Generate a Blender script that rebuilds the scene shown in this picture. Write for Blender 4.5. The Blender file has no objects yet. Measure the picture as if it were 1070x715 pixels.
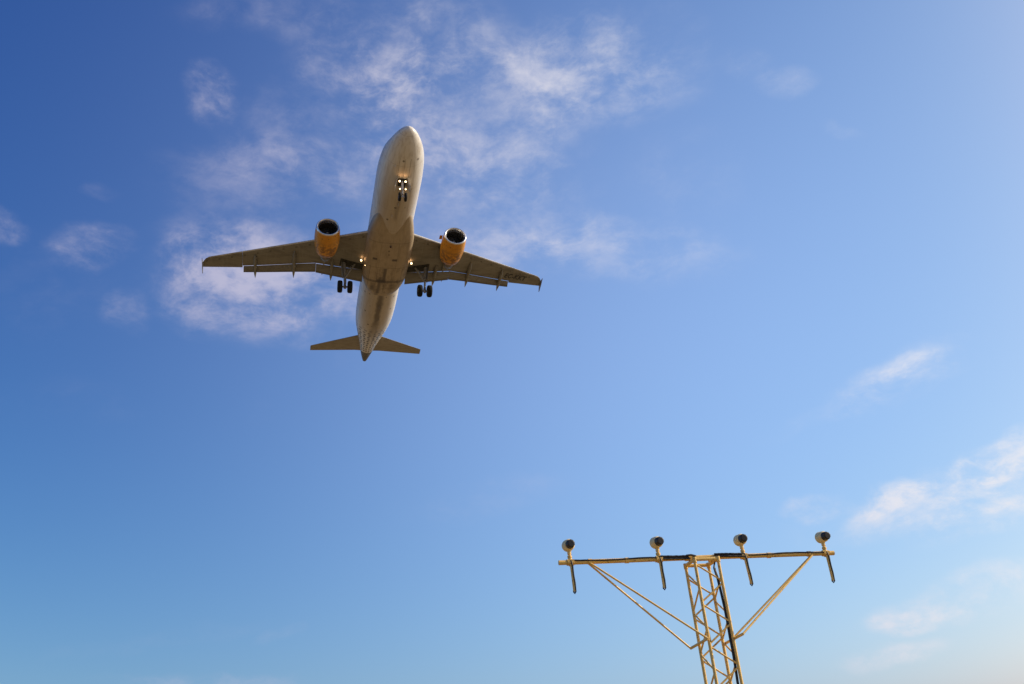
import bpy, bmesh, math, random
from mathutils import Matrix, Vector, Euler
R = math.radians
S = bpy.context.scene
COL = S.collection
random.seed(7)

# ------------------------------------------------------------------ camera
FOC = 915.15                     # focal length in pixels of the 1070 px wide picture
CAM_PITCH, CAM_ROLL = 0.488626, -0.0922038
cd = bpy.data.cameras.new('camera'); cam = bpy.data.objects.new('camera', cd); COL.objects.link(cam)
cd.sensor_width = 36.0; cd.lens = FOC / 1070 * 36.0
cd.clip_start = 0.1; cd.clip_end = 60000
fw = Vector((0, math.cos(CAM_PITCH), math.sin(CAM_PITCH))); up0 = Vector((0, -math.sin(CAM_PITCH), math.cos(CAM_PITCH)))
c_, s_ = math.cos(CAM_ROLL), math.sin(CAM_ROLL)
rx = Vector((1, 0, 0)) * c_ + up0 * s_; ux = up0 * c_ - Vector((1, 0, 0)) * s_
m = Matrix((rx, ux, -fw)).transposed().to_4x4(); m.translation = (0, 0, 1.6)
cam.matrix_world = m
S.camera = cam
S.view_settings.view_transform = 'Standard'; S.view_settings.look = 'None'
S.view_settings.exposure = 0.0; S.view_settings.gamma = 1.0
SUN_AZ, SUN_EL, SUN_POWER, SKY_STRENGTH = 85.0, 31.0, 4.2, 0.1
sdir = Vector((math.sin(R(SUN_AZ)) * math.cos(R(SUN_EL)), math.cos(R(SUN_AZ)) * math.cos(R(SUN_EL)), math.sin(R(SUN_EL))))

# ------------------------------------------------------------------ node expressions
class NT:
    """small helper: arithmetic on shader sockets"""
    def __init__(s, tree): s.t = tree; s.n = tree.nodes; s.l = tree.links
    def new(s, typ, **k):
        n = s.n.new(typ)
        for a, v in k.items(): setattr(n, a, v)
        return n
    def put(s, sock, v):
        if hasattr(v, 'links'): s.l.new(v, sock)
        else:
            if getattr(sock, 'type', '') == 'RGBA' and len(v) == 3: v = (*v, 1)
            sock.default_value = v
    def m(s, op, a, b=None, c=None, clamp=False):
        n = s.new('ShaderNodeMath', operation=op, use_clamp=clamp)
        for i, v in enumerate((a, b, c)):
            if v is not None: s.put(n.inputs[i], v)
        return n.outputs[0]
    def sm(s, x, a, b, lo=0.0, hi=1.0):
        n = s.new('ShaderNodeMapRange', interpolation_type='SMOOTHSTEP')
        s.put(n.inputs[0], x); s.put(n.inputs[1], a); s.put(n.inputs[2], b); s.put(n.inputs[3], lo); s.put(n.inputs[4], hi)
        return n.outputs[0]
    def band(s, x, a, b, soft=0.01):
        return s.m('MULTIPLY', s.sm(x, a - soft, a + soft), s.sm(x, b - soft, b + soft, 1.0, 0.0))
    def noise(s, vec, scale, detail=4, rough=0.55, dist=0.0):
        n = s.new('ShaderNodeTexNoise'); s.put(n.inputs['Vector'], vec)
        n.inputs['Scale'].default_value = scale; n.inputs['Detail'].default_value = detail
        n.inputs['Roughness'].default_value = rough; n.inputs['Distortion'].default_value = dist
        return n.outputs[0]
    def scale(s, vec, sc):
        n = s.new('ShaderNodeVectorMath', operation='MULTIPLY'); s.put(n.inputs[0], vec); n.inputs[1].default_value = sc
        return n.outputs[0]
    def mix(s, f, a, b, mode='MIX'):
        n = s.new('ShaderNodeMix', data_type='RGBA', blend_type=mode)
        s.put(n.inputs[0], f); s.put(n.inputs[6], a); s.put(n.inputs[7], b)
        return n.outputs[2]

# ------------------------------------------------------------------ world: clear sky with thin clouds
w = bpy.data.worlds.new('World'); S.world = w; w.use_nodes = True
t = NT(w.node_tree); bg = w.node_tree.nodes['Background']; bg.inputs[1].default_value = SKY_STRENGTH
sky = t.new('ShaderNodeTexSky', sky_type='NISHITA'); sky.sun_disc = False
sky.sun_elevation = R(SUN_EL); sky.sun_rotation = R(SUN_AZ); sky.altitude = 10
sky.air_density = 1.0; sky.dust_density = 2.5; sky.ozone_density = 2.5
# film response of the blue: each channel gets its own gamma and gain
sx = t.new('ShaderNodeSeparateColor'); t.l.new(sky.outputs[0], sx.inputs[0]); cx = t.new('ShaderNodeCombineColor')
for i, (g_, k_) in enumerate(((2.0, 3.6), (1.48, 1.965), (.9, 1.263))):
    t.put(cx.inputs[i], t.m('MINIMUM', t.m('MULTIPLY', t.m('POWER', t.m('MULTIPLY', sx.outputs[i], .1), g_), k_ * 10), (13, 12, 11)[i]))
tc = t.new('ShaderNodeTexCoord'); D = tc.outputs['Generated']
# broad soft brightening painted into the sky near the view centre, like lens vignette
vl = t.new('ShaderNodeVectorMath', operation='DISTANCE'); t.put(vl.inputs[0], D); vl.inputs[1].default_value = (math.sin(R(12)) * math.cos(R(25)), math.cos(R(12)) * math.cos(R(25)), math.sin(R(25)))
vignette_lift = t.m('POWER', 2.71828, t.m('MULTIPLY', t.m('MULTIPLY', vl.outputs['Value'], vl.outputs['Value']), -1 / (2 * .35 ** 2)))
skycol = t.mix(vignette_lift, cx.outputs[0], (1.875, 2.359, 3.097), 'ADD')
# where wisps of cloud hang: azimuth, elevation, half width, half height (degrees), tilt, density
WISPS = [(-17.8,31.8,6.2,3.2,0,0.95),(-21.5,33.6,3.6,1.9,-6,0.45), (-23.7,43.1,1.7,1.5,11,0.7), (-34.8,33.0,1.1,0.9,15,0.50), (-29.8,32.8,2.2,1.2,33,0.50), (-27.2,29.0,1.4,1.3,8,0.35), (-31.6,30.2,4.1,3.1,11,0.15), (-6.6,46.8,6.0,3.2,-0,0.46), (10.0,44.6,5.6,3.4,-13,0.58), (-20.1,48.1,5.0,1.4,10,0.30), (-13.2,42.1,7.0,3.8,23,0.36), (-1.1,42.0,6.5,4.4,-4,0.36), (-19.8,38.1,5.2,2.6,7,0.30), (-2.5,37.0,8.5,5.0,-3,0.32), (6.9,33.2,9.0,2.0,-9,0.40), (15.2,36.6,3.5,2.9,-15,0.18), (24.0,40.3,1.7,.8,-11,0.30), (21.6,42.1,1.7,1.0,-20,0.25), (26.9,36.6,1.7,0.5,-33,0.2), (25.4,20.9,3.9,1.3,8,0.55), (26.2,22.2,4.8,.8,12,0.24), (19.6,20.0,3.3,0.6,8,0.15), (29.6,15.6,2.4,0.9,10,1.0), (25.8,14.0,5.2,1.5,4,0.8),(27.5,12.3,4.0,.8,8,.6),(23.0,14.6,2.6,.7,6,.5), (18.3,15.0,2.0,0.7,5,0.60), (25.7,8.6,6.0,1.2,7,0.7), (22.4,7.8,3.0,0.7,-0,0.40), (20.4,5.9,3.4,0.7,3,0.7), (18.5,13.3,2.2,1.1,-10,0.20), (-3.2,18.0,6.2,1.2,8,0.24), (-20.1,7.9,5.1,0.5,-2,0.45), (-22.2,10.3,5.9,0.6,7,0.18), (-16.1,10.2,1.4,0.4,13,0.25), (-30.4,23.6,4.6,1.3,7,0.15), (-11.9,27.4,1.2,0.9,31,0.20), (-18.0,23.9,1.2,0.6,2,0.10), (-29.1,36.4,0.9,0.6,13,0.25)]
wv = t.new('ShaderNodeTexNoise'); t.put(wv.inputs['Vector'], D); wv.inputs['Scale'].default_value = 11; wv.inputs['Detail'].default_value = 5
off = t.new('ShaderNodeVectorMath', operation='SUBTRACT'); t.l.new(wv.outputs['Color'], off.inputs[0]); off.inputs[1].default_value = (.5, .5, .5)
off2 = t.scale(off.outputs[0], (.075, .075, .045))
wd = t.new('ShaderNodeVectorMath', operation='ADD'); t.put(wd.inputs[0], D); t.put(wd.inputs[1], off2); WD = wd.outputs[0]
def dot(v, k):
    n = t.new('ShaderNodeVectorMath', operation='DOT_PRODUCT'); t.put(n.inputs[0], v); n.inputs[1].default_value = k
    return n.outputs['Value']
total = 0.0
for az, el, r1, r2, an, st in WISPS:
    az, el, an = R(az), R(el), R(an)
    d = Vector((math.sin(az) * math.cos(el), math.cos(az) * math.cos(el), math.sin(el)))
    e = Vector((math.cos(az), -math.sin(az), 0)); n = e.cross(d) * -1
    n = d.cross(e) * -1 if (d.cross(e)).z < 0 else d.cross(e)
    a = (e * math.cos(an) + n * math.sin(an)) / math.sin(R(r1) * 1.25); b = (n * math.cos(an) - e * math.sin(an)) / math.sin(R(r2) * 1.3)
    x = t.m('SUBTRACT', dot(WD, a), a.dot(d)); y = t.m('SUBTRACT', dot(WD, b), b.dot(d))
    rr = t.m('ADD', t.m('MULTIPLY', x, x), t.m('MULTIPLY', y, y))
    g = t.m('MULTIPLY', t.sm(rr, 0.0, 1.25, 1.0, 0.0), st)
    # keep the patch on its own side of the sky
    total = t.m('ADD', total, t.m('MULTIPLY', g, t.m('GREATER_THAN', dot(D, d), 0.5)))
wisp = t.noise(t.scale(D, (1.0, 1.0, 1.7)), 13, 10, 0.58, 0.2)
fine = t.noise(t.scale(WD, (1.0, 1.2, 2.2)), 40, 8, 0.62, 0.1)
fibre = t.noise(t.scale(WD, (1.0, 1.3, 1.6)), 85, 7, 0.66, 0.5)
tex = t.m('ADD', t.m('MULTIPLY', t.sm(wisp, 0.34, 0.70), 0.85), t.m('ADD', t.m('MULTIPLY', t.sm(fine, 0.33, 0.72), 0.32), t.m('MULTIPLY', t.sm(fibre, 0.35, 0.7), 0.13)))
dens = t.m('MULTIPLY', t.sm(t.m('MULTIPLY', total, t.m('ADD', tex, 0.10)), 0.0, 1.3), 1.0, clamp=True)
sunny = t.sm(dot(D, sdir), .05, .65)
cloudcol = t.mix(sunny, (6.3, 5.9, 7.2), (8.9, 8.6, 8.8))
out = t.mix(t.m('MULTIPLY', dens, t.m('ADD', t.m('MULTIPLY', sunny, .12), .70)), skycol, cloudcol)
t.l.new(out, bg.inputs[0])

# ------------------------------------------------------------------ sun
sd = bpy.data.lights.new('sun', 'SUN'); sd.energy = SUN_POWER; sd.angle = R(0.53); sd.color = (1.0, 0.86, 0.66)
so = bpy.data.objects.new('sun', sd); COL.objects.link(so)
so.rotation_euler = sdir.to_track_quat('Z', 'Y').to_euler(); so.location = sdir * 200

# ------------------------------------------------------------------ materials
def mat(name, col=(.8, .8, .8), rough=.5, metal=0.0, emit=None, estr=0.0, spec=0.5):
    mt = bpy.data.materials.new(name); mt.use_nodes = True
    p = mt.node_tree.nodes['Principled BSDF']
    p.inputs['Base Color'].default_value = (*col, 1); p.inputs['Roughness'].default_value = rough
    p.inputs['Metallic'].default_value = metal; p.inputs['Specular IOR Level'].default_value = spec
    if emit: p.inputs['Emission Color'].default_value = (*emit, 1); p.inputs['Emission Strength'].default_value = estr
    return mt, NT(mt.node_tree), p
def obj_xyz(t):
    tc = t.new('ShaderNodeTexCoord'); sp = t.new('ShaderNodeSeparateXYZ'); t.l.new(tc.outputs['Object'], sp.inputs[0])
    return tc.outputs['Object'], sp.outputs[0], sp.outputs[1], sp.outputs[2]
def worn(name, col, col2, rough=.5, scale=6, metal=0.0, stretch=(1, 1, 1), lo=.45, hi=.7, amt=.7):
    mt, t, p = mat(name, col, rough, metal)
    v, x, y, z = obj_xyz(t)
    n = t.noise(t.scale(v, stretch), scale, 6, .6)
    t.put(p.inputs['Base Color'], t.mix(t.m('MULTIPLY', t.sm(n, lo, hi), amt), col, col2))
    t.put(p.inputs['Roughness'], t.sm(n, .3, .7, rough - .08, rough + .15))
    return mt

def make_fuselage_mat():
    mt, t, p = mat('white_fuselage_paint', (.74, .72, .69), .38)
    v, x, y, z = obj_xyz(t)           # y: metres aft of station 17, x sideways, z up
    streak = t.noise(t.scale(v, (2.2, .22, 2.2)), 2.2, 6, .6)
    blot = t.noise(v, 1.1, 5, .6)
    base = t.mix(t.m('MULTIPLY', t.sm(streak, .42, .7), .5), (.74, .72, .69), (.42, .36, .29))
    base = t.mix(t.m('MULTIPLY', t.sm(blot, .5, .8), .22), base, (.46, .40, .33))
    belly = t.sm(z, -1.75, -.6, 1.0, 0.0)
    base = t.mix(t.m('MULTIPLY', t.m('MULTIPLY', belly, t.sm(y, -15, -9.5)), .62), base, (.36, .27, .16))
    # oil and hydraulic fluid blown back along the keel
    wob = t.m('ADD', x, t.m('MULTIPLY', t.m('SUBTRACT', t.noise(t.scale(v, (1, .6, 1)), 1.5, 3), .5), .5))
    keel = t.m('MULTIPLY', t.sm(t.m('ABSOLUTE', wob), .08, .42, 1.0, 0.0), t.m('MULTIPLY', t.band(y, 3.2, 9.5, 1.2), belly))
    base = t.mix(t.m('MULTIPLY', keel, .75), base, (.07, .055, .045))
    keel2 = t.m('MULTIPLY', t.sm(t.m('ABSOLUTE', wob), .1, .7, 1.0, 0.0), t.m('MULTIPLY', t.band(y, 9, 15, 1.5), t.sm(z, -1.9, 1.2, 1.0, 0.0)))
    base = t.mix(t.m('MULTIPLY', keel2, .45), base, (.12, .09, .07))
    keel3 = t.m('MULTIPLY', t.sm(t.m('ABSOLUTE', wob), .05, .3, 1.0, 0.0), t.m('MULTIPLY', t.band(y, -11.3, -7.4, .4), belly))
    base = t.mix(t.m('MULTIPLY', keel3, .42), base, (.14, .11, .09))
    # frame joints
    fr = t.m('FRACT', t.m('DIVIDE', t.m('ADD', y, 40.35), 2.65))
    joint = t.m('LESS_THAN', fr, .012)
    base = t.mix(t.m('MULTIPLY', joint, .35), base, (.2, .17, .14))
    # lap joints along the barrel
    for zz in (-1.35, -.1, 1.2):
        ln = t.band(z, zz - .012, zz + .012, .006)
        base = t.mix(t.m('MULTIPLY', t.m('MULTIPLY', ln, t.band(y, -12, 8, .2)), .35), base, (.2, .17, .14))
    # nose wheel bay doors: three thin seams
    for xx in (-.46, 0.0, .46):
        ln = t.m('MULTIPLY', t.band(x, xx - .016, xx + .016, .008), t.m('MULTIPLY', t.band(y, -14.6, -12.6, .02), belly))
        base = t.mix(t.m('MULTIPLY', ln, .65), base, (.09, .07, .05))
    # dotted livery round the tail: rows of dark dots, bigger towards the tail
    ang = t.m('ARCTAN2', x, t.m('SUBTRACT', t.m('MULTIPLY', t.m('ADD', y, -8.4), .115), z))
    cu = t.m('SUBTRACT', t.m('FRACT', t.m('DIVIDE', t.m('ADD', y, 40), .62)), .5)
    row = t.m('FLOOR', t.m('DIVIDE', t.m('ADD', y, 40), .62))
    ca = t.m('SUBTRACT', t.m('FRACT', t.m('ADD', t.m('DIVIDE', ang, .34), t.m('MULTIPLY', t.m('MODULO', row, 2.0), .18))), .5)
    rr = t.m('ADD', t.m('POWER', t.m('DIVIDE', cu, .36), 2.0), t.m('POWER', t.m('DIVIDE', ca, .30), 2.0))
    dots = t.m('MULTIPLY', t.sm(rr, .75, 1.2, 1.0, 0.0), t.m('MULTIPLY', t.band(y, 10.6, 17.6, .1), t.sm(t.m('ABSOLUTE', ang), .05, .12)))
    base = t.mix(t.m('MULTIPLY', dots, t.sm(y, 10.6, 13.0, .45, .9)), base, (.07, .055, .045))
    # cabin windows and cockpit glazing on the flanks
    wy = t.m('SUBTRACT', t.m('FRACT', t.m('DIVIDE', t.m('ADD', y, 40), .533)), .5)
    wr = t.m('ADD', t.m('POWER', t.m('DIVIDE', wy, .22), 2.0), t.m('POWER', t.m('DIVIDE', t.m('SUBTRACT', z, .48), .17), 2.0))
    win = t.m('MULTIPLY', t.m('LESS_THAN', wr, 1.0), t.band(y, -10.8, 12.0, .02))
    base = t.mix(win, base, (.03, .035, .045))
    ck = t.m('MULTIPLY', t.band(y, -15.2, -13.7, .02), t.band(t.m('SUBTRACT', z, t.m('MULTIPLY', t.m('ADD', y, 15.2), .22)), .38, .8, .02))
    base = t.mix(ck, base, (.02, .025, .03))
    # little ports and drains
    vo = t.new('ShaderNodeTexVoronoi'); t.put(vo.inputs['Vector'], v); vo.inputs['Scale'].default_value = .95
    sp = t.m('MULTIPLY', t.m('LESS_THAN', vo.outputs['Distance'], .12), belly)
    base = t.mix(t.m('MULTIPLY', sp, .75), base, (.06, .05, .04))
    t.put(p.inputs['Base Color'], base)
    t.put(p.inputs['Roughness'], t.sm(blot, .3, .8, .34, .52))
    return mt
def make_fairing_mat():
    mt, t, p = mat('belly_fairing_paint', (.6, .55, .48), .5)
    v, x, y, z = obj_xyz(t)
    n = t.noise(t.scale(v, (2.5, .5, 2.5)), 1.8, 6, .62); blot = t.noise(v, 1.7, 5, .6)
    base = t.mix(t.m('MULTIPLY', t.sm(n, .42, .72), .45), (.42, .34, .24), (.22, .165, .11))
    base = t.mix(t.m('MULTIPLY', t.sm(blot, .5, .75), .3), base, (.30, .24, .19))
    def box(x0, x1, y0, y1, a, col, soft=.05):
        nonlocal base
        base = t.mix(t.m('MULTIPLY', t.m('MULTIPLY', t.band(x, x0, x1, soft), t.band(y, y0, y1, soft)), a), base, col)
    base = t.mix(t.m('MULTIPLY', t.sm(t.noise(t.scale(v, (1.6, .8, 1)), 1.1, 5, .65), .45, .62), t.sm(y, -3.5, 1.5, .15, .6)), base, (.13, .10, .075))
    # main gear door outlines, air conditioning outlets, hydraulic stains
    dk = (.055, .045, .04)
    for yy in (-4.4, -1.0, .95): box(-2, 2, yy - .03, yy + .03, .45, dk, .02)
    for xx in (-1.55, 0.0, 1.5): box(xx - .025, xx + .025, -.9, 3.4, .5, dk, .02)
    for xx in (-.82, .8): box(xx - .02, xx + .02, -4.4, .9, .3, dk, .02)
    box(-1.45, -1.05, -2.35, -2.05, .85, dk); box(.35, .8, -2.35, -2.05, .85, dk)
    box(-.28, .02, -.9, 1.2, .75, dk, .1); box(-.75, .1, .8, 1.25, .75, dk, .12)
    box(-2.0, 2.0, .98, 1.3, .6, dk, .08)
    box(-.62, -.3, .4, 3.3, .7, dk, .12); box(-1.3, -.95, 1.4, 2.6, .4, dk, .12); box(.5, 1.2, 1.5, 2.4, .35, dk, .2)
    box(-.16, .0, -3.5, -3.3, .7, dk, .03); box(-.1, .04, -3.0, -2.85, .7, dk, .03)
    t.put(p.inputs['Base Color'], base)
    return mt
def make_wing_mat():
    mt, t, p = mat('wing_grey_paint', (.36, .36, .33), .45)
    v, x, y, z = obj_xyz(t)
    ax = t.m('ABSOLUTE', x)
    n = t.noise(t.scale(v, (.5, 2.2, 1)), 2.0, 6, .6)
    base = t.mix(t.m('MULTIPLY', t.sm(n, .42, .75), .5), (.235, .225, .195), (.15, .135, .11))
    le = t.m('ADD', t.m('MULTIPLY', ax, .543), -5.80)         # leading edge line
    d = t.m('SUBTRACT', y, le)
    base = t.mix(t.sm(d, .10, .16, 1.0, 0.0), base, (.62, .62, .62))   # bare metal nose of the slat
    # slat edge, spars and access panels
    for k, a in ((.62, .45), (1.45, .22)):
        base = t.mix(t.m('MULTIPLY', t.band(d, k - .02, k + .02, .01), a), base, (.07, .065, .06))
    fx = t.m('FRACT', t.m('DIVIDE', ax, 1.18))
    slot = t.m('MULTIPLY', t.m('LESS_THAN', fx, .16), t.band(d, .42, .62, .03))
    base = t.mix(t.m('MULTIPLY', slot, .6), base, (.05, .045, .04))
    rib = t.m('LESS_THAN', t.m('FRACT', t.m('DIVIDE', t.m('ADD', ax, .5), 1.9)), .018)
    base = t.mix(t.m('MULTIPLY', rib, .3), base, (.09, .085, .08))
    cy = t.m('SUBTRACT', t.m('FRACT', t.m('DIVIDE', ax, .62)), .5)
    pan = t.m('ADD', t.m('POWER', t.m('DIVIDE', cy, .3), 2.0), t.m('POWER', t.m('DIVIDE', t.m('SUBTRACT', d, 1.95), .11), 2.0))
    base = t.mix(t.m('MULTIPLY', t.m('MULTIPLY', t.m('LESS_THAN', pan, 1.0), t.m('GREATER_THAN', pan, .6)), .35), base, (.09, .085, .08))
    bl = t.noise(t.scale(v, (.35, 1.0, 1)), 1.3, 5, .6)
    base = t.mix(t.m('MULTIPLY', t.sm(bl, .45, .65), .45), base, (.10, .09, .075))
    fw_ = t.noise(t.scale(v, (3.0, .3, 1)), 1.6, 4, .6)
    base = t.mix(t.m('MULTIPLY', t.sm(fw_, .55, .7), .4), base, (.30, .29, .26))
    t.put(p.inputs['Base Color'], base)
    return mt
def make_engine_mat():
    mt, t, p = mat('orange_yellow_nacelle_paint', (.78, .40, .03), .42)
    v, x, y, z = obj_xyz(t)
    n = t.noise(t.scale(v, (3, .8, 3)), 2.0, 6, .65); b = t.noise(v, 3.2, 5, .65)
    base = t.mix(t.m('MULTIPLY', t.sm(n, .45, .75), .4), (.66, .29, .018), (.36, .14, .012))
    under = t.sm(z, -2.6, -2.2, 1.0, 0.0)
    soot = t.m('MULTIPLY', t.m('MULTIPLY', t.sm(b, .42, .58), t.band(y, -4.5, -2.2, .7)), under)
    base = t.mix(t.m('MULTIPLY', soot, .75), base, (.10, .05, .02))
    for yy in (-5.15, -3.55): base = t.mix(t.m('MULTIPLY', t.band(y, yy - .012, yy + .012, .006), .5), base, (.12, .06, .02))
    vo = t.new('ShaderNodeTexVoronoi'); t.put(vo.inputs['Vector'], v); vo.inputs['Scale'].default_value = 1.7
    base = t.mix(t.m('MULTIPLY', t.m('LESS_THAN', vo.outputs['Distance'], .12), .6), base, (.1, .05, .03))
    t.put(p.inputs['Base Color'], base)
    return mt
FUS = make_fuselage_mat(); FAIR = make_fairing_mat(); WING = make_wing_mat(); ENG = make_engine_mat()
TAILP = worn('tailplane_grey_paint', (.33, .30, .25), (.20, .17, .13), .45, 2.5, 0, (.6, 2.5, 1))
FLAPM = worn('flap_grey_paint', (.22, .21, .185), (.13, .12, .10), .45, 3, 0, (.6, 2.5, 1))
LIP = worn('polished_inlet_metal', (.78, .78, .79), (.5, .5, .5), .28, 8, .85)
DUCT = worn('inlet_duct_lining', (.035, .035, .037), (.02, .02, .02), .6, 6)
FAN = worn('fan_blade_metal', (.05, .05, .055), (.02, .02, .02), .5, 5)
HOT = worn('burnt_exhaust_metal', (.20, .17, .14), (.07, .06, .05), .45, 6, .5)
RUB = worn('tyre_rubber', (.006, .006, .006), (.012, .012, .012), .9, 10)
HUB = worn('wheel_hub_metal', (.35, .35, .35), (.12, .11, .1), .5, 12, .5)
STRUT = worn('landing_gear_grey', (.30, .30, .29), (.10, .095, .09), .45, 8)
SHINY = worn('nose_leg_white', (.72, .72, .72), (.4, .4, .4), .3, 8)
BAY = worn('wheel_bay_interior', (.035, .035, .03), (.015, .015, .015), .8, 5)
TAILC = worn('tail_cone_grey', (.13, .125, .12), (.07, .065, .06), .5, 4)
YEL = worn('yellow_fin_paint', (.75, .45, .03), (.6, .33, .03), .4, 2)
INK = mat('black_registration_paint', (.02, .02, .022), .5)[0]
LAMP = mat('lit_landing_lamp', (.9, .9, .9), .2, 0, (1.0, .64, .32), 9.0)[0]
LAMPS = mat('lit_taxi_lamp', (.9, .9, .9), .2, 0, (1.0, .58, .28), 9.0)[0]
def make_mast_paint():
    mt, t, p = mat('ochre_yellow_mast_paint', (.80, .46, .09), .42)
    v, x, y, z = obj_xyz(t)
    n = t.noise(v, 5, 6, .6); g = t.noise(v, 30, 4, .6); drip = t.noise(t.scale(v, (12, 12, 1.2)), 2, 4, .6)
    base = t.mix(t.m('MULTIPLY', t.sm(n, .4, .7), .5), (.93, .60, .16), (.76, .43, .08))
    base = t.mix(t.m('MULTIPLY', t.sm(g, .56, .68), .7), base, (.20, .09, .03))
    base = t.mix(t.m('MULTIPLY', t.sm(drip, .6, .8), .3), base, (.30, .16, .07))
    t.put(p.inputs['Base Color'], base)
    bp = t.new('ShaderNodeBump'); bp.inputs['Strength'].default_value = .3; bp.inputs['Distance'].default_value = .003
    t.put(bp.inputs['Height'], g); t.l.new(bp.outputs[0], p.inputs['Normal'])
    return mt
MAST = make_mast_paint()
CREAM = worn('cream_lamp_housing', (.96, .76, .38), (.85, .58, .24), .45, 12)
BLK = worn('black_lamp_cap', (.022, .022, .024), (.05, .045, .04), .5, 14)
CAB = worn('black_cable_sheath', (.012, .012, .013), (.03, .03, .03), .45, 20)
CONC = worn('mast_footing_concrete', (.42, .40, .37), (.28, .26, .23), .85, 9)

# ------------------------------------------------------------------ mesh helpers
class MB:
    def __init__(s): s.v = []; s.f = []; s.sm = []
    def add(s, vs, fs, smooth=True):
        b = len(s.v); s.v += [tuple(v) for v in vs]; s.f += [tuple(i + b for i in f) for f in fs]; s.sm += [smooth] * len(fs)
        return s
    def loft(s, rings, caps=True, smooth=True, closed=True):
        n = len(rings[0]); vs = [p for r in rings for p in r]; fs = []
        for i in range(len(rings) - 1):
            for j in range(n if closed else n - 1):
                k = (j + 1) % n; fs.append((i * n + j, i * n + k, (i + 1) * n + k, (i + 1) * n + j))
        s.add(vs, fs, smooth)
        if caps:
            for r in (rings[0], rings[-1]): s.add(r, [tuple(range(n))], False)
        return s
    def tube(s, pts, r, n=10, caps=True):
        pts = [Vector(p) for p in pts]; rs = r if isinstance(r, (list, tuple)) else [r] * len(pts)
        rings = []; ref = None
        for i, p in enumerate(pts):
            d = (pts[min(i + 1, len(pts) - 1)] - pts[max(i - 1, 0)]).normalized()
            if ref is None: ref = Vector((0, 0, 1)) if abs(d.z) < .9 else Vector((1, 0, 0))
            a = (ref - d * ref.dot(d)).normalized(); b = d.cross(a); ref = a
            rings.append([p + (a * math.cos(6.2832 * j / n) + b * math.sin(6.2832 * j / n)) * rs[i] for j in range(n)])
        return s.loft(rings, caps)
    def lathe(s, prof, o, axis, n=32, smooth=True, caps=False):
        """prof: (distance along axis, radius)"""
        o = Vector(o); d = Vector(axis).normalized(); ref = Vector((0, 0, 1)) if abs(d.z) < .9 else Vector((1, 0, 0))
        a = (ref - d * ref.dot(d)).normalized(); b = d.cross(a)
        rings = [[o + d * t_ + (a * math.cos(2 * math.pi * j / n) + b * math.sin(2 * math.pi * j / n)) * max(r_, 1e-4) for j in range(n)] for t_, r_ in prof]
        return s.loft(rings, caps, smooth)
    def box(s, lo, hi, M=None):
        x0, y0, z0 = lo; x1, y1, z1 = hi
        vs = [Vector(p) for p in ((x0,y0,z0),(x1,y0,z0),(x1,y1,z0),(x0,y1,z0),(x0,y0,z1),(x1,y0,z1),(x1,y1,z1),(x0,y1,z1))]
        if M: vs = [M @ v for v in vs]
        return s.add(vs, [(0,3,2,1),(4,5,6,7),(0,1,5,4),(1,2,6,5),(2,3,7,6),(3,0,4,7)], False)
    def build(s, name, mats, parent=None, bevel=0):
        me = bpy.data.meshes.new(name); me.from_pydata(s.v, [], s.f)
        me.polygons.foreach_set('use_smooth', s.sm)
        if not isinstance(mats, (list, tuple)): mats = [mats]
        for m_ in mats: me.materials.append(m_)
        bm = bmesh.new(); bm.from_mesh(me); bmesh.ops.recalc_face_normals(bm, faces=bm.faces); bm.to_mesh(me); bm.free()
        o = bpy.data.objects.new(name, me); COL.objects.link(o)
        if parent: o.parent = parent
        if bevel:
            b = o.modifiers.new('bevel', 'BEVEL'); b.width = bevel; b.segments = 2; b.limit_method = 'ANGLE'
        return o
def tag(o, label=None, cat=None, kind=None, group=None):
    if label: o['label'] = label
    if cat: o['category'] = cat
    if kind: o['kind'] = kind
    if group: o['group'] = group
    return o
def empty(name, M=None, loc=None):
    o = bpy.data.objects.new(name, None); COL.objects.link(o); o.empty_display_size = .5
    if M is not None: o.matrix_world = M
    if loc is not None: o.location = loc
    return o
def interp(x, tab):
    for (x0, y0), (x1, y1) in zip(tab, tab[1:]):
        if x <= x1: return y0 + (y1 - y0) * max(0, (x - x0) / (x1 - x0))
    return tab[-1][1]
def smooth_interp(x, tab):
    """monotone-ish cubic through the table"""
    n = len(tab)
    if x <= tab[0][0]: return tab[0][1]
    if x >= tab[-1][0]: return tab[-1][1]
    i = max(k for k in range(n - 1) if tab[k][0] <= x)
    def sl(k):
        if k == 0 or k == n - 1: return 0 if n < 3 else (tab[min(k+1,n-1)][1] - tab[max(k-1,0)][1]) / (tab[min(k+1,n-1)][0] - tab[max(k-1,0)][0])
        a = (tab[k][1] - tab[k-1][1]) / (tab[k][0] - tab[k-1][0]); b = (tab[k+1][1] - tab[k][1]) / (tab[k+1][0] - tab[k][0])
        return 0 if a * b <= 0 else 2 * a * b / (a + b)
    h = tab[i+1][0] - tab[i][0]; u = (x - tab[i][0]) / h
    return (2*u**3 - 3*u*u + 1) * tab[i][1] + (u**3 - 2*u*u + u) * h * sl(i) + (-2*u**3 + 3*u*u) * tab[i+1][1] + (u**3 - u*u) * h * sl(i+1)

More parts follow.
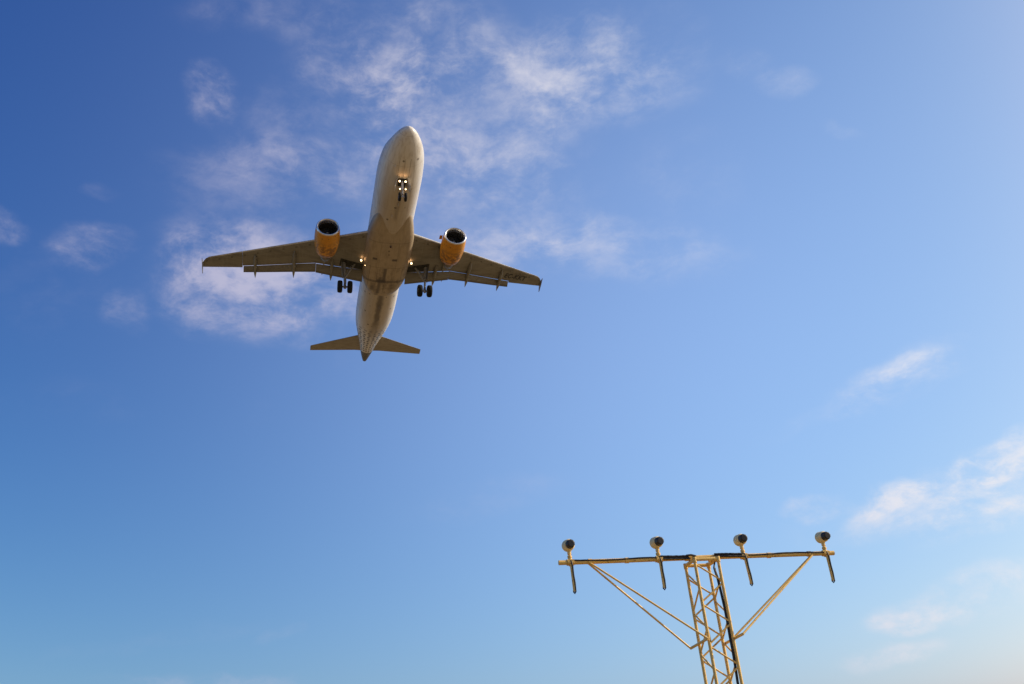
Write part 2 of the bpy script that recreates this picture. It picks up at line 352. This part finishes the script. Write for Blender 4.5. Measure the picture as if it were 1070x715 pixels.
# ------------------------------------------------------------------ ground (out of frame, lights the undersides)
def make_ground():
    mt, t, p = mat('dry_grass_field', (.30, .23, .13), .95)
    v, x, y, z = obj_xyz(t)
    a = t.noise(v, .02, 6, .6); b = t.noise(v, .6, 6, .65); c = t.noise(v, 9, 5, .7)
    col = t.mix(t.sm(a, .35, .65), (.245, .16, .066), (.19, .135, .055))
    col = t.mix(t.m('MULTIPLY', t.sm(b, .4, .7), .5), col, (.28, .19, .085))
    col = t.mix(t.m('MULTIPLY', t.sm(c, .45, .75), .5), col, (.15, .11, .055))
    t.put(p.inputs['Base Color'], col)
    bp = t.new('ShaderNodeBump'); bp.inputs['Strength'].default_value = .6; bp.inputs['Distance'].default_value = .05
    t.put(bp.inputs['Height'], c); t.l.new(bp.outputs[0], p.inputs['Normal'])
    g = MB(); n = 96; rad = [0, 20, 80, 400, 2000, 10000, 40000]
    rings = [[(r * math.cos(2*math.pi*j/n), r * math.sin(2*math.pi*j/n), 0) for j in range(n)] for r in rad[1:]]
    g.loft(rings, False); g.add(rings[0], [tuple(range(n))])
    tag(g.build('ground', mt), kind='structure')
make_ground()

# ------------------------------------------------------------------ airliner on final approach
# plane coordinates: x towards its port wing (right in the picture), y aft, z up; station 17 m aft of the nose is y = 0
PY = 17.0
Mp = Matrix.Rotation(0.2855327, 4, 'Z') @ Matrix.Rotation(-0.0961083, 4, 'X') @ Matrix.Rotation(-0.0061087, 4, 'Y')
Mp.translation = (-11.49542, 70.5281, 49.896584)
plane = empty('airplane', Mp)
tag(plane, 'white passenger jet with orange engines and lowered landing gear flying overhead', 'airplane')

HW = [(0, .02), (.12, .33), (.35, .58), (.7, .84), (1.2, 1.11), (2, 1.42), (3, 1.69), (4, 1.84), (5, 1.93), (6.2, 1.975), (24, 1.975), (26.5, 1.94), (28.5, 1.80), (30.5, 1.50), (32.5, 1.15), (34.5, .82), (36, .55), (37.0, .34), (37.57, .2)]
TOP = [(0, -.5), (.12, -.27), (.35, -.10), (.7, .08), (1.2, .30), (2, .72), (3, 1.38), (4, 1.77), (5, 1.96), (6.5, 2.07), (29, 2.07), (33, 1.9), (36, 1.5), (37.57, 1.22)]
BOT = [(0, -.54), (.12, -.82), (.35, -1.0), (.7, -1.2), (1.2, -1.42), (2, -1.68), (3, -1.88), (4, -1.98), (5.5, -2.07), (23.5, -2.07), (26, -1.85), (28.5, -1.35), (31, -.68), (34, .12), (36, .58), (37.57, .92)]
def ring(v, n=64, g=0):
    hw = smooth_interp(v, HW) + g; tp = smooth_interp(v, TOP) + g; bt = smooth_interp(v, BOT) - g; cz = (tp + bt) / 2 if v < 5 or v > 24 else 0
    out = []
    for j in range(n):
        a = 2 * math.pi * j / n; sz = math.sin(a)
        out.append((hw * math.cos(a), v - PY, cz + (tp - cz) * sz if sz > 0 else cz + (cz - bt) * sz))
    return out
TC = 34.9
st = [0, .04, .12, .22, .35, .5, .7, .95, 1.2, 1.6, 2, 2.5, 3, 3.5, 4, 4.5, 5, 5.6, 6.2] + [7 + i for i in range(17)] + [24 + .5 * i for i in range(22)] + [TC]
fus = MB().loft([ring(v) for v in st], True).build('fuselage', FUS, plane)
MB().loft([ring(v, 40, .004) for v in (TC, 35.3, 35.7, 36, 36.4, 36.8, 37.2, 37.45, 37.57)], True).build('tail_cone', TAILC, plane)

# belly fairing: superellipse sections
fr = MB(); rings = []
FW_ = [(9.2, 1.42), (10.4, 1.76), (11.6, 2.0), (12.6, 2.15), (14, 2.2), (17.8, 2.14), (19, 1.98), (20, 1.66), (20.5, 1.38), (20.8, 1.1)]
FB_ = [(9.2, -1.70), (10.4, -1.92), (11.6, -2.085), (13, -2.30), (14.5, -2.42), (18, -2.43), (19.2, -2.38), (20.2, -2.24), (20.8, -2.08)]
for i in range(36):
    v = 9.2 + 11.6 * i / 35; hw = smooth_interp(v, FW_); bt = smooth_interp(v, FB_); cz = -1.0; out = []
    for j in range(48):
        a = 2 * math.pi * j / 48; ca, sa = math.cos(a), math.sin(a); e = .62
        zz = math.copysign(abs(sa) ** e, sa)
        out.append((hw * math.copysign(abs(ca) ** e, ca), v - PY, cz + (cz - bt) * zz if sa < 0 else cz + .5 * zz))
    rings.append(out)
fr.loft(rings, True).build('belly_fairing', FAIR, plane)
# little aerials and the beacon under the belly
for (v, x, h, l) in ((3.2, -.75, .16, .22), (7.4, .0, .34, .38), (9.0, -.35, .28, .3), (22.6, .0, .36, .4), (25.0, .22, .26, .28)):
    z0 = smooth_interp(v, BOT) + .05 + .1 * abs(x); b = MB()
    sec = lambda z, l_, sh: [(x + .022 * l_ / .3 * math.sin(k * math.pi / 4), v - PY + sh + l_ / 2 * math.cos(k * math.pi / 4), z) for k in range(8)]
    b.loft([sec(z0, l, 0), sec(z0 - h, l * .55, l * .3)]).build('antenna', FUS, plane)
MB().lathe([(0, .11), (.05, .1), (.1, .06), (.12, .0)], (0, 12.9 - PY, -2.4), (0, 0, -1), 16).build('beacon', mat('red_beacon_glass', (.07, .02, .015), .2)[0], plane)

# wings -------------------------------------------------------
WZ = lambda u: -1.15 + (abs(u) - 2) * .15
LE = lambda u: 12.5 + .543 * (abs(u) - 2.4)
TE = lambda u: interp(abs(u), [(1.4, 17.85), (6.6, 18.12), (11.4, 19.86), (13.3, 20.5)])       # where the fixed wing ends above the flaps
TEa = lambda u: interp(abs(u), [(13.3, 20.85), (17.05, 21.85)])                                # aileron trailing edge
THK = [(0, 0), (.006, .16), (.02, .30), (.05, .46), (.1, .63), (.2, .84), (.3, .95), (.4, 1.0), (.55, .93), (.7, .72), (.85, .42), (1, .10)]
def wing_ring(s, u, le, te, cfull, tr, w, flat=1.0):
    """closed section between le and te of an aerofoil with full chord cfull"""
    T = tr * cfull / 2; xs = [0, .004, .015, .04, .08, .15, .25, .35, .45, .55, .65, .75, .85, .93, 1]
    top, bot = [], []
    for k in xs:
        y = le + (te - le) * k; q = min(1, (y - le) / cfull); th = smooth_interp(q, THK) * T
        top.append((s * u, y - PY, w + th * 1.05)); bot.append((s * u, y - PY, w - th * .8 * flat))
    return top + bot[::-1][:-1]
def wing(s):
    b = MB(); us = [1.2, 1.9, 2.4, 3.2, 4.2, 5.4, 6.6, 8, 9.6, 11.4, 12.6, 13.28]; rings = []
    for u in us:
        tr = interp(u, [(1.2, .145), (6.6, .115), (17, .105)])
        cf = TE(u) + interp(u, [(1.2, 1.4), (6.6, 1.1), (13.3, .8)]) - LE(u)
        rings.append(wing_ring(s, u, LE(u), TE(u), cf, tr, WZ(u)))
    b.loft(rings)
    rings = []
    for u in (13.30, 14.2, 15.2, 16.0, 16.4, 16.7, 16.9, 17.02):
        le = LE(u) + (0 if u < 16.3 else ((u - 16.3) / .75) ** 2.2 * .75); te = TEa(u)
        rings.append(wing_ring(s, u, le, te, te - le, .105 if u < 16.9 else .08, WZ(u)))
    b.loft(rings)
    wo = b.build('wing', WING, plane)
    # wing tip fence, a small swept fin above and below the tip
    f = MB(); th = .025
    prof = [(20.55, WZ(17) + .02), (21.3, WZ(17) + .22), (22.0, WZ(17) + .38), (22.1, WZ(17) + .36), (21.95, WZ(17) + .1), (22.35, WZ(17) - .42), (22.2, WZ(17) - .45), (21.3, WZ(17) - .25)]
    f.loft([[(s * (17.06 + dx), y - PY, z) for y, z in prof] for dx in (-th, th)], True, False).build('wingtip_fence', WING, wo)
    # flaps: inboard and outboard panels, drooped
    def flap(u0, u1, ch0, ch1, name='flap'):
        rs = []
        for k in range(5):
            u = u0 + (u1 - u0) * k / 4; c = ch0 + (ch1 - ch0) * k / 4
            g_ = 1 if u1 > 7 else 1.45; y0, z0 = TE(u) + .06 * g_, WZ(u) - .085 * g_; dl = R(32); sec = []
            for q, h in ((0, 0), (.03, .35), (.12, .8), (.3, 1), (.6, .7), (1, .08), (.6, -.35), (.3, -.6), (.12, -.6), (.03, -.3)):
                yy = c * q; zz = h * c * .085
                sec.append((s * u, y0 + yy * math.cos(dl) + zz * math.sin(dl) - PY, z0 - yy * math.sin(dl) + zz * math.cos(dl)))
            rs.append(sec)
        return MB().loft(rs).build(name, FLAPM, wo)
    flap(2.06, 6.46, 1.22, .90); flap(6.475, 13.2, .90, .64)
    # shroud of lighter flap leading edge seen through the slot, and flap track fairings
    for u, v0, v1, r in ((12.1, 18.4, 21.55, .17), (8.5, 16.75, 20.5, .19), (5.0, 16.75, 19.95, .20), (5.85, 18.3, 19.35, .09)):
        z = WZ(u) - .30; pts = []; rr = []
        for k in range(13):
            q = k / 12; y = v0 + (v1 - v0) * q; droop = max(0, q - .55)
            pts.append((s * u, y - PY, z + .12 - .12 * min(1, q * 3) - droop * .42))
            rr.append(r * min(1, (q * 5) ** .6 + .12) * (1 if q < .7 else max(.12, 1 - ((q - .7) / .3) ** 1.6)))
        rg = MB(); rings = []
        for p_, r_ in zip(pts, rr): rings.append([(p_[0] + r_ * .85 * math.cos(a * math.pi / 8), p_[1], p_[2] + r_ * 1.35 * math.sin(a * math.pi / 8)) for a in range(16)])
        rg.loft(rings).build('flap_track_fairing', FLAPM if u != 12.1 else WING, wo)
    # dark open well where the main leg folds away
    zb = lambda u: WZ(u) - interp(u, [(1.2, .36), (6.6, .22)])
    well = MB(); sec = []
    prof = [(2.0, 16.85), (4.25, 16.6), (4.3, 17.72), (2.0, 17.76)]
    lo = []; hi = []
    for u, y in prof:
        tr = interp(u, [(1.2, .145), (6.6, .115)]); le = LE(u); cf = TE(u) + interp(u, [(1.2, 1.4), (6.6, 1.1)]) - le
        th = smooth_interp(min(1, (y - le) / cf), THK) * tr * cf / 2 * .8
        lo.append((s * u, y - PY, WZ(u) - th - .03)); hi.append((s * u, y - PY, WZ(u) - th + .02))
    well.loft([lo, hi], True, False).build('wheel_bay', BAY, wo)
    return wo
wl = wing(-1); wr = wing(1)
# registration painted under the port wing
tcu = bpy.data.curves.new('registration', 'FONT'); tcu.body = 'EC-KKT'; tcu.size = 1.0; tcu.shear = .28; tcu.offset = .028; tcu.space_character = 1.08; tcu.align_x = 'LEFT'
to = bpy.data.objects.new('registration_tmp', tcu); COL.objects.link(to)
bpy.context.view_layer.update()
tm = bpy.data.meshes.new_from_object(to.evaluated_get(bpy.context.evaluated_depsgraph_get())); bpy.data.objects.remove(to)
xs = [v.co.x for v in tm.vertices]; wdt = max(xs) - min(xs)
bmt = bmesh.new(); bmt.from_mesh(tm); bmesh.ops.subdivide_edges(bmt, edges=[e for e in bmt.edges if e.calc_length() > .2], cuts=1); bmt.to_mesh(tm); bmt.free()
for v in tm.vertices:
    k = (v.co.x - min(xs)) / wdt
    u = 12.55 + 2.62 * k; y = 19.72 + .98 * k - v.co.y * 1.0
    le = LE(u); te = TEa(u) if u > 13.3 else TE(u); cf = (te - le) if u > 13.3 else (te + .8 - le)
    th = smooth_interp(min(1, (y - le) / cf), THK) * .105 * cf / 2 * .8
    v.co = (u, y - PY, WZ(u) - th - .02)
tm.materials.append(INK)
ro = bpy.data.objects.new('registration', tm); COL.objects.link(ro); ro.parent = wr

# engines -------------------------------------------------------
def engine(s):
    ex, ez = s * 5.75, -2.0
    o = (ex, 11.15 - PY, ez); ax = (0, 1, -.02)
    nac = MB().lathe([(.10, 1.03), (.35, 1.06), (.8, 1.10), (1.4, 1.12), (2.0, 1.10), (2.5, 1.05), (2.95, .97), (3.25, .89), (3.25, .83), (3.0, .83)], o, ax, 48).build('engine', ENG, plane)
    MB().lathe([(.45, .84), (.2, .835), (.08, .865), (.02, .91), (0, .95), (.02, .992), (.06, 1.017), (.115, 1.037)], o, ax, 48).build('inlet_lip', LIP, nac)
    MB().lathe([(.44, .838), (.8, .86), (1.25, .875)], o, ax, 40).build('inlet_duct', DUCT, nac)
    f = MB()
    for k in range(22):
        a = 2 * math.pi * k / 22; ca, sa = math.cos(a), math.sin(a)
        def P(r_, da, y_): return (ex + r_ * math.cos(a + da), 11.15 - PY + y_, ez + r_ * math.sin(a + da))
        f.add([P(.22, -.12, 1.0), P(.22, .12, 1.2), P(.85, .14, 1.18), P(.85, -.10, 1.08)], [(0, 1, 2, 3)])
    f.lathe([(1.22, .0), (1.22, .87)], o, ax, 32)
    f.build('fan', FAN, nac)
    MB().lathe([(.78, .0), (.85, .08), (.98, .16), (1.15, .23)], o, ax, 24).build('spinner', worn('spinner_grey', (.3, .3, .3), (.1, .1, .1), .4), nac)
    MB().lathe([(2.8, .72), (3.3, .66), (3.95, .52), (4.35, .40), (4.35, .35), (4.1, .36)], o, ax, 32).build('core_nozzle', HOT, nac)
    MB().lathe([(3.8, .26), (4.35, .22), (4.8, .1), (4.95, .01)], o, ax, 20).build('exhaust_plug', HOT, nac)
    py = MB(); rings = []
    for y, w_, z0, z1 in ((11.9, .05, -.95, -.85), (12.6, .22, -1.0, -.62), (13.8, .30, -1.1, -.55), (15.0, .30, -1.7, -.6), (16.2, .22, -1.35, -.7), (17.4, .1, -1.05, -.75), (18.0, .03, -.95, -.85)):
        rings.append([(ex + w_ * a_, y - PY, z0 if b_ < 0 else z1) for a_, b_ in ((-1, -1), (-.4, -1), (.4, -1), (1, -1), (1, 1), (-1, 1))])
    py.loft(rings, True, False).build('pylon', FLAPM, nac)
    if s > 0:
        MB().box((ex - 1.34, 11.7 - PY, ez + .33), (ex - 1.08, 12.2 - PY, ez + .37), None).build('strake', ENG, nac)
engine(-1); engine(1)

# tail -------------------------------------------------------
def stab(s):
    rs = []
    for u in (.4, 1.4, 3, 4.6, 5.9, 6.2, 6.24):
        le = 32.45 + (u - 1.45) * .575 + (.08 if u > 6.21 else 0); te = 35.3 + max(0, u - 1.1) * .17
        rs.append(wing_ring(s, u, le, te, te - le, .10 if u < 6.2 else .05, .92 + .06 * u))
    o = MB().loft(rs).build('tailplane', TAILP, plane)
    return o
stab(-1); stab(1)
rs = []
for z, le, te in ((1.6, 28.4, 34.6), (2.1, 29.6, 34.9), (4.5, 31.6, 35.9), (7.6, 34.2, 37.3), (7.75, 34.5, 37.35)):
    sec = wing_ring(1, 0, le, te, te - le, .10, 0); rs.append([(p[2], p[1], z) for p in sec])
MB().loft(rs).build('tail_fin', YEL, plane)

# landing gear -------------------------------------------------------
def wheel(c, r, wd, par, name='wheel'):
    a = (1, 0, 0); h = wd / 2
    w_ = MB().lathe([(-h * .7, r * .56), (-h, r * .66), (-h * 1.0, r * .84), (-h * .78, r * .95), (-h * .35, r), (h * .35, r), (h * .78, r * .95), (h, r * .84), (h, r * .66), (h * .7, r * .56)], c, a, 32).build(name, RUB, par)
    MB().lathe([(-h * .72, r * .57), (-h * .45, r * .5), (-h * .45, r * .16), (-h * .95, r * .14), (-h * .95, 0), (h * .95, 0), (h * .95, r * .14), (h * .45, r * .16), (h * .45, r * .5), (h * .72, r * .57)], c, a, 24).build('hub', HUB, w_)
def main_gear(s):
    x = s * 3.79; ya = 17.7 - PY
    g = MB(); top = (s * 3.95, 17.15 - PY, -.95); ax = (x, ya, -3.6)
    g.tube([top, (s * 3.86, ya - .28, -2.3)], .175, 14); g.tube([(s * 3.86, ya - .28, -2.3), (x, ya - .02, -3.5)], .10, 12)
    g.tube([(x - .62, ya, -3.6), (x + .62, ya, -3.6)], .085, 12)
    g.tube([(x, ya - .05, -3.35), (x, ya, -3.78)], .13, 12)
    mg = g.build('main_gear', STRUT, plane)
    b = MB(); b.tube([(s * 3.8, ya - .26, -2.75), (s * 2.72, 17.0 - PY, -1.0)], .085, 8); b.tube([(s * 3.8, ya - .15, -2.35), (s * 3.4, ya - .35, -1.55), (s * 2.9, ya - .45, -1.1)], .035, 8)
    b.build('side_brace', STRUT, mg)
    q = MB(); q.tube([(x + .05, ya - .25, -2.5), (x + .12, ya + .22, -2.95), (x + .04, ya + .02, -3.45)], .05, 8); q.build('torque_link', STRUT, mg)
    d = MB(); xo = s * 4.12
    d.add([(xo, 16.85 - PY, -.95), (xo, 17.62 - PY, -.95), (xo - s * .1, 17.6 - PY, -2.7), (xo - s * .1, 17.1 - PY, -2.7), (xo + s * .04, 16.85 - PY, -.95), (xo + s * .04, 17.62 - PY, -.95), (xo - s * .06, 17.6 - PY, -2.7), (xo - s * .06, 17.1 - PY, -2.7)],
          [(0, 1, 2, 3), (7, 6, 5, 4), (0, 4, 5, 1), (1, 5, 6, 2), (2, 6, 7, 3), (3, 7, 4, 0)], False)
    d.build('gear_door', FLAPM, mg)
    for k in (-1, 1): wheel((x + k * .465, ya, -3.6), .59, .44, mg)
    h = MB(); h.tube([(x, ya - .1, -3.3), (x + .08, ya - .18, -2.9), (x + .05, ya - .3, -2.5)], .02, 6); h.build('hydraulic_hose', CAB, mg)
main_gear(-1); main_gear(1)
g = MB(); yn = 4.95 - PY
g.tube([(0, 4.62 - PY, -1.7), (0, 4.85 - PY, -2.9)], .10, 14); g.tube([(0, 4.85 - PY, -2.9), (0, yn, -3.62)], .06, 12); g.tube([(-.3, yn, -3.62), (.3, yn, -3.62)], .055, 10)
ng = g.build('nose_gear', SHINY, plane)
b = MB(); b.tube([(0, 4.78 - PY, -2.75), (0, 5.9 - PY, -1.9)], .045, 8); b.tube([(0, 4.86 - PY, -2.9), (0, 4.66 - PY, -3.2), (0, yn - .02, -3.5)], .03, 8); b.build('drag_brace', STRUT, ng)
for k in (-1, 1): wheel((k * .25, yn, -3.62), .38, .2, ng)
for s in (-1, 1):
    d = MB(); xa, xb = s * .40, s * .66
    d.add([(xa, 4.35 - PY, -1.97), (xa, 5.35 - PY, -1.97), (xb, 5.2 - PY, -2.85), (xb, 4.55 - PY, -2.85), (xa + s * .03, 4.35 - PY, -1.97), (xa + s * .03, 5.35 - PY, -1.97), (xb + s * .03, 5.2 - PY, -2.85), (xb + s * .03, 4.55 - PY, -2.85)],
          [(0, 1, 2, 3), (7, 6, 5, 4), (0, 4, 5, 1), (1, 5, 6, 2), (2, 6, 7, 3), (3, 7, 4, 0)], False)
    d.build('gear_door', FUS, ng)
MB().box((-.33, 4.45 - PY, -2.085), (.33, 5.3 - PY, -2.0)).build('wheel_bay', BAY, plane)
def lamp(c, r, par, m_, name='landing_light'):
    ax = Vector((0, -1, -.55)).normalized(); c = Vector(c)
    l = MB().lathe([(-.13, r * .3), (-.1, r * .75), (-.02, r * 1.12), (.02, r * 1.15), (.02, r)], c, ax, 20, caps=True).build(name, STRUT, par)
    MB().lathe([(.022, r * .98), (.045, r * .6), (.05, .001)], c, ax, 20).build('lens', m_, l)
def glow(c, e):
    pl = bpy.data.lights.new('landing_lamp_glow', 'SPOT'); pl.energy = e; pl.color = (1.0, .50, .20); pl.shadow_soft_size = .05; pl.spot_size = R(165); pl.spot_blend = .6
    o = bpy.data.objects.new('landing_lamp_glow', pl); COL.objects.link(o); o.parent = plane; o.location = c
    o.rotation_euler = Vector((0, 1, .25)).to_track_quat('Z', 'Y').to_euler()
for s in (-1, 1):
    glow((s * .25, 4.40 - PY, -2.28), 7); glow((s * 2.38, 15.98 - PY, -1.62), 5)
    lamp((s * .25, 4.55 - PY, -2.22), .075, ng, LAMP, 'takeoff_light')
    lamp((s * .24, 4.68 - PY, -2.98), .055, ng, LAMPS, 'taxi_light')
    MB().tube([(s * .24, 4.72 - PY, -2.98), (0, 4.84 - PY, -2.85)], .025, 6).build('lamp_bracket', STRUT, ng)
    MB().tube([(s * .25, 4.6 - PY, -2.22), (0, 4.74 - PY, -2.3)], .03, 6).build('lamp_bracket', STRUT, ng)
    lamp((s * 2.38, 16.15 - PY, -1.55), .085, plane, LAMP)
lamp((-1.98, 16.4 - PY, -1.9), .05, plane, LAMPS, 'inspection_light')

# ------------------------------------------------------------------ approach light mast
Z0 = 4.82176; HWT = 0.1972; ZBR = 3.5987; LSP = 1.45; BX = .01782; ZBAR = 4.89474
Mm = Matrix.Rotation(0.226971, 4, 'Z'); Mm.translation = (2.686757, 14.10661, 0)
mast = empty('approach_light_mast', Mm)
tag(mast, 'ochre yellow lattice mast carrying a crossbar of four runway approach lights', 'light mast')
h = HWT
cor = {'a': (-h, h), 'b': (-h, -h), 'c': (h, h), 'd': (h, -h)}
for k in 'abcd':
    x, y = cor[k]
    MB().tube([(x, y, .15), (x, y, 2.5), (x, y, Z0)], .0245, 12).build('leg', MAST, mast)
lt = MB(); P_ = .31
def face(p, q, phase):
    """zigzag of thin rods between two legs"""
    z = Z0 - .07 - phase; k = 0
    while z - P_ > .2:
        a, b = (p, q) if k % 2 == 0 else (q, p)
        lt.tube([(*cor[a], z), (*cor[b], z - P_ + .035)], .0142, 7); z -= P_; k += 1
face('b', 'd', .0); face('a', 'c', .14); face('a', 'b', .06); face('d', 'c', .2)
lt.build('lattice_bracing', MAST, mast)
tf = MB()
for p, q in (('b', 'd'), ('a', 'c'), ('a', 'b'), ('c', 'd')):
    tf.tube([(*cor[p], Z0), (*cor[q], Z0)], .028, 10)
for k in 'abcd': tf.tube([(*cor[k], Z0 - .05), (*cor[k], Z0 + .035)], .034, 10)
tf.box((-.20, -.035, Z0 + .005), (-.13, .035, Z0 + .045)); tf.box((.13, -.035, Z0 + .005), (.20, .035, Z0 + .045))
tf.build('top_frame', MAST, mast)
xl, xr = BX - 1.5 * LSP - .185, BX + 1.5 * LSP + .15
cb = MB(); cb.tube([(xl, 0, ZBAR), (xl + .5, 0, ZBAR), (0, 0, ZBAR + .003), (xr, 0, ZBAR)], .037, 16)
for x in (xl + .5, -1.24, -.24, .24, 1.18, xr - .45): cb.tube([(x - .03, 0, ZBAR), (x + .03, 0, ZBAR)], .045, 16)
cb.build('crossbar', MAST, mast)
# brackets and stays
bl = [(-h - .035, -h - .05, ZBR + .02), (-h - .035, h + .28, ZBR)]
brr = [(h + .035, h + .09, ZBR), (h + .035, -h - .29, ZBR + .02)]
for pts in (bl, brr): MB().tube(pts, .021, 10).build('bracket', MAST, mast)
SL, SR = BX - 1.5 * LSP + .31, BX + 1.5 * LSP - .26
for (x0, y0, tgt) in ((SL, -.03, bl[0]), (SL, .03, bl[1]), (SR, .03, (h + .03, -h + .12, ZBR + .01)), (SR, -.03, brr[1])):
    MB().tube([(x0, y0, ZBAR - .03), (tgt[0], tgt[1], tgt[2])], .0155, 10).build('stay', MAST, mast)
# power cable clipped along the bar and down one leg
cbm = MB(); rnd = random.Random(3)
def barline(x0, x1, z_=.040, r=.0125, y=-.022, n=26):
    pts = []
    for k in range(n):
        x = x0 + (x1 - x0) * k / (n - 1)
        pts.append((x, y - .018 + rnd.uniform(-.002, .002), ZBAR + z_ * .35 + rnd.uniform(-.002, .002) + .007 * math.sin(x * 5)))
    cbm.tube(pts, r, 7)
L1, L2, L3, L4 = [BX + (i - 1.5) * LSP for i in range(4)]
barline(L1, -.22); barline(L2, -.22, .09, .016, -.028); barline(L2 + .05, -.2, -.02, .014, -.03); barline(.22, L4); barline(.22, L3, .09, .016, -.028); barline(.25, L3, -.02, .014, -.03)
cbm.tube([(-.26, -.05, ZBAR + .03), (-.18, -.06, ZBAR + .035), (-.1, -.045, ZBAR + .02)], .017, 8)
dn = [(.30, -.04, ZBAR + .02), (.22, -.06, ZBAR - .02), (.15, -.09, Z0 - .12)]
z = Z0 - .3
while z > .2: dn.append((.145 + rnd.uniform(-.012, .012), -h + .02 + rnd.uniform(-.01, .01), z)); z -= .22
dn.append((.145, -h + .02, .05))
cbm.tube(dn, .0135, 8); cbm.tube([(p[0] + .016, p[1] - .006, p[2]) for p in dn[2:]], .010, 7)
cbm.tube([(-h + .02, -h + .04, ZBR + .28), (-h + .035, -h + .03, ZBR + .1), (-h + .02, -h - .02, ZBR - .02)], .012, 7)
cbm.build('power_cable', CAB, mast)
ftg = MB(); ftg.box((-.45, -.45, -.2), (.45, .45, .15)); ftg.build('footing', CONC, mast, .02)
for k in 'abcd':
    x, y = cor[k]; MB().box((x - .06, y - .06, .15), (x + .06, y + .06, .165)).build('foot_plate', MAST, mast)

def approach_light():
    """origin on the crossbar axis; beam points to +y and a little up"""
    base = MB(); base.tube([(0, 0, -.055), (0, 0, .075)], .030, 12)
    base.tube([(-.055, 0, 0), (.055, 0, 0)], .050, 14); base.box((-.05, -.06, -.02), (.05, -.035, .02))
    base.tube([(0, 0, .07), (0, 0, .10)], .037, 12); base.tube([(0, 0, .1), (.0, .0, .14)], .0225, 12)
    base.tube([(-.03, 0, .13), (.03, 0, .13)], .012, 8); base.tube([(0, 0, .13), (0, 0, .15)], .03, 10)
    o = base.build('approach_light', MAST, mast)
    ax = Vector((0, 1, .10)).normalized(); c = Vector((0, -.01, .268))
    MB().lathe([(-.085, .001), (-.085, .062), (-.077, .078), (-.06, .087), (0, .091), (.045, .090), (.055, .095), (.068, .094), (.07, .086)], c, ax, 28).build('housing', CREAM, o)
    MB().lathe([(-.175, .001), (-.175, .045), (-.168, .058), (-.15, .066), (-.12, .069), (-.09, .072), (-.075, .073)], c, ax, 10, False).build('rear_cap', BLK, o)
    MB().lathe([(.065, .086), (.078, .05), (.082, .001)], c, ax, 28).build('lens', mat('clear_lamp_glass', (.7, .7, .7), .1)[0] if 'clear_lamp_glass' not in bpy.data.materials else bpy.data.materials['clear_lamp_glass'], o)
    MB().tube([(0, .001, .13), (0, .003, .17), (0, .004, .172), (0, .004, .205)], [.031, .031, .036, .036], 14).build('knuckle', CREAM, o)
    # drop arm under the bar with its cable
    d = MB(); d.tube([(.0, -.03, -.03), (.003, -.035, -.25), (.006, -.035, -.44)], .021, 10); d.tube([(.006, -.035, -.44), (.006, -.035, -.452)], .0255, 10)
    d.build('drop_arm', MAST, o)
    k = MB(); k.tube([(-.03, -.04, .025), (.0, -.055, .01), (.016, -.06, -.06), (.014, -.06, -.2), (.024, -.055, -.33), (.022, -.05, -.46), (.006, -.04, -.485), (-.006, -.03, -.46), (-.004, -.03, -.43)], .0115, 8)
    k.build('lamp_cable', CAB, o)
    return o
src = approach_light(); src.location = (L1, 0, ZBAR)
for i, x in enumerate((L2, L3, L4)):
    c = src.copy(); COL.objects.link(c); c.parent = mast; c.location = (x, 0, ZBAR); c.rotation_euler = (R((.8, -1.0, 1.2)[i]), R((.6, -.8, .9)[i]), R((2, -3, 1)[i]))
    for ch in list(src.children):
        d = ch.copy(); COL.objects.link(d); d.parent = c
